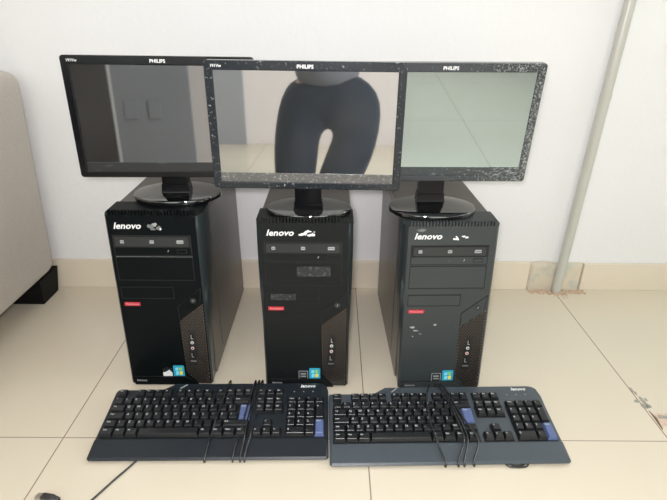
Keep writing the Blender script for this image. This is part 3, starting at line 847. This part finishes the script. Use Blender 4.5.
def person():
    PX, PY = -.075, -.33
    t = thing('person', 'person kneeling behind the camera in dark blue jeans, mirrored in the middle screen', 'person', (PX, PY, 0))
    V = []; E = []; Rr = []
    def v(p, r, link=None):
        V.append(p); Rr.append(r)
        if link is not None: E.append((link, len(V) - 1))
        return len(V) - 1
    pel = v((0, 0, .44), .105)
    wa = v((0, .00, .58), .08, pel); ch = v((0, .02, .76), .095, wa); uc = v((0, .03, .88), .10, ch)
    nk = v((0, .05, .97), .05, uc); hd = v((0, .075, 1.05), (.075, .085), nk); tp = v((0, .08, 1.13), (.07, .08), hd)
    hands = []
    for s in (-1, 1):
        sh = v((s * .16, .03, .89), .055, uc); el = v((s * .24, .03, .68), .042, sh); wr = v((s * .10, .14, .76), .026, el)
        pa = v((s * .075, .18, .775), (.034, .018), wr); hands.append(pa)
        base = Vector(V[pa])
        for k, (dx, ln) in enumerate(((-.028, .060), (-.010, .068), (.009, .064), (.026, .052))):
            a = base + Vector((dx * .55, .018, dx * .6)); b = a + Vector((-s * .012, ln * .55, .006)); c = b + Vector((-s * .022, ln * .28, -.004))
            i = v(tuple(a), .010, pa); j = v(tuple(b), .009, i); v(tuple(c), .008, j)
        i = v(tuple(base + Vector((-s * .024, .002, .018))), .012, pa); v(tuple(base + Vector((-s * .045, .020, .032))), .010, i)
    legs = {}
    for s, hip, knee, ank, toe in ((-1, (-.128, .0, .40), (-.135, .13, .065), (-.13, -.26, .055), (-.13, -.37, .035)),
                                   (1, (.160, -.02, .39), (.020, .13, .065), (.09, -.26, .055), (.10, -.37, .035))):
        h = v(hip, .095, pel); k = v(knee, .06, h); a = v(ank, .038, k); v(toe, (.035, .03), a)
        legs[s] = (hip, knee, ank, toe)
    body = skin_mesh('body', V, E, Rr, 'skin', t, 2, 0)
    # clothes: trousers
    V, E, Rr = [], [], []
    pel = v((0.015, -.005, .43), .118); v((0, 0, .56), .118, pel)
    for s in (-1, 1):
        hip, knee, ank, toe = legs[s]
        a = v(hip, .118 if s < 0 else .130, pel)
        mid = tuple((hip[i] * .5 + knee[i] * .5) + (0, .012, 0)[i] for i in range(3))
        b = v((mid[0] + (.015 if s > 0 else 0), mid[1], mid[2]), .106, a); c = v(knee, .084, b); v(tuple(knee[i] * .45 + ank[i] * .55 + (0, 0, .012)[i] for i in range(3)), .064, c)
        v(tuple(ank[i] + (0, .03, .008)[i] for i in range(3)), .052, len(V) - 1)
    skin_mesh('trousers', V, E, Rr, 'jeans', t, 2, 0)['label'] = 'dark blue jeans'
    V, E, Rr = [], [], []
    a = v((0, 0, .475), .170); b = v((0, .0, .62), .136, a); c = v((0, .02, .77), .132, b); d = v((0, .03, .885), .11, c); v((0, .045, .93), .06, d)
    for s in (-1, 1):
        e = v((s * .165, .03, .895), .066, d); v((s * .225, .03, .735), .058, e)
    skin_mesh('shirt', V, E, Rr, 'shirt', t, 2, 0)['label'] = 'grey shirt'
    # hair, face
    V, E, Rr = [], [], []
    a = v((0, .050, 1.10), (.082, .085)); v((0, .060, 1.155), (.072, .075), a); v((0, .022, 1.05), (.060, .05), a)
    skin_mesh('hair', V, E, Rr, 'hair', t, 2, 0)
    m = MB()
    for s in (-1, 1):
        for (c, r, k) in (((s * .030, .142, 1.065), .011, 'eye'),):
            tb = bmesh.new(); bmesh.ops.create_uvsphere(tb, u_segments=12, v_segments=8, radius=r); m.merge(tb, k, Matrix.Translation(c))
        tb = bmesh.new(); bmesh.ops.create_uvsphere(tb, u_segments=10, v_segments=8, radius=1); m.merge(tb, 'skin', Matrix.Translation((s * .072, .07, 1.06)) @ Matrix.Diagonal((.010, .018, .030, 1)))
    tb = bmesh.new(); bmesh.ops.create_cone(tb, segments=10, radius1=.016, radius2=.006, depth=.045); m.merge(tb, 'skin', Matrix.Translation((0, .158, 1.045)) @ Matrix.Rotation(.35, 4, 'X'))
    tb = bmesh.new(); bmesh.ops.create_uvsphere(tb, u_segments=12, v_segments=8, radius=1); m.merge(tb, 'lip', Matrix.Translation((0, .148, 1.012)) @ Matrix.Diagonal((.024, .008, .007, 1)))
    m.build('face', t, 60)
    for s in (-1, 1):
        hip, knee, ank, toe = legs[s]
        V, E, Rr = [], [], []
        a = v((ank[0], ank[1] - .005, .055), .048); b = v((toe[0], toe[1] + .03, .045), (.046, .042), a); v((toe[0], toe[1] - .04, .030), (.042, .028), b)
        skin_mesh('shoe', V, E, Rr, 'shoe', t, 2, 0)
person()

# ------------------------------------------------------------------ light
def area(name, loc, target, sx, sy, power, col):
    d = bpy.data.lights.new(name, 'AREA'); d.shape = 'RECTANGLE'; d.size = sx; d.size_y = sy; d.energy = power; d.color = col
    o = bpy.data.objects.new(name, d); COL.objects.link(o); o.location = loc
    o.rotation_euler = (Vector(target) - Vector(loc)).to_track_quat('-Z', 'Y').to_euler()
    return o
l1 = area('wall_bounce_beam', (XE - .02, .50, 1.38), (-.35, -1.40, .30), 1.4, 1.2, 29, (1., .97, .97))  # added beam, aimed at the front wall for bounce light
l1.data.spread = R(75)
area('front_fill', (0., YS + .02, 1.225), (0., 1.3, .55), 3.1, .82, 6, (.96, 1., 1.))  # added frontal fill, sized to the made-up front opening
area('ceiling_fill', (-.7, -.1, ZC - .03), (-.7, .1, 0), 2.0, 1.5, 11, (1., .95, .955))  # added overhead fill, no fixture known there
l2 = area('camera_fill', (-.02, -.03, .80), (0, 1.25, .50), .07, .07, 10.2, (1., .975, .985))  # unseen fill at the camera, added to brighten the tower gaps
l2.data.shape = 'DISK'
w = bpy.data.worlds.new('World'); sc.world = w; w.use_nodes = True
w.node_tree.nodes['Background'].inputs[0].default_value = (.9, .95, 1, 1)
w.node_tree.nodes['Background'].inputs[1].default_value = .4

# ------------------------------------------------------------------ camera
th, roll, H = R(25.8), R(.35), .768
r0 = Vector((1, 0, 0)); f0 = Vector((0, math.cos(th), -math.sin(th))); d0 = Vector((0, -math.sin(th), -math.cos(th)))
rx = r0 * math.cos(roll) - d0 * math.sin(roll); dn = r0 * math.sin(roll) + d0 * math.cos(roll)
cam = bpy.data.cameras.new('camera'); cam.sensor_width = 36; cam.lens = 500 / 667 * 36; cam.clip_start = .01
co = bpy.data.objects.new('camera', cam); COL.objects.link(co)
co.matrix_world = Matrix(((rx.x, -dn.x, -f0.x, 0), (rx.y, -dn.y, -f0.y, 0), (rx.z, -dn.z, -f0.z, H), (0, 0, 0, 1)))
sc.camera = co
sc.view_settings.view_transform = 'Standard'; sc.view_settings.look = 'None'
sc.view_settings.exposure = -.10; sc.view_settings.gamma = 1.
sc.cycles.max_bounces = 8
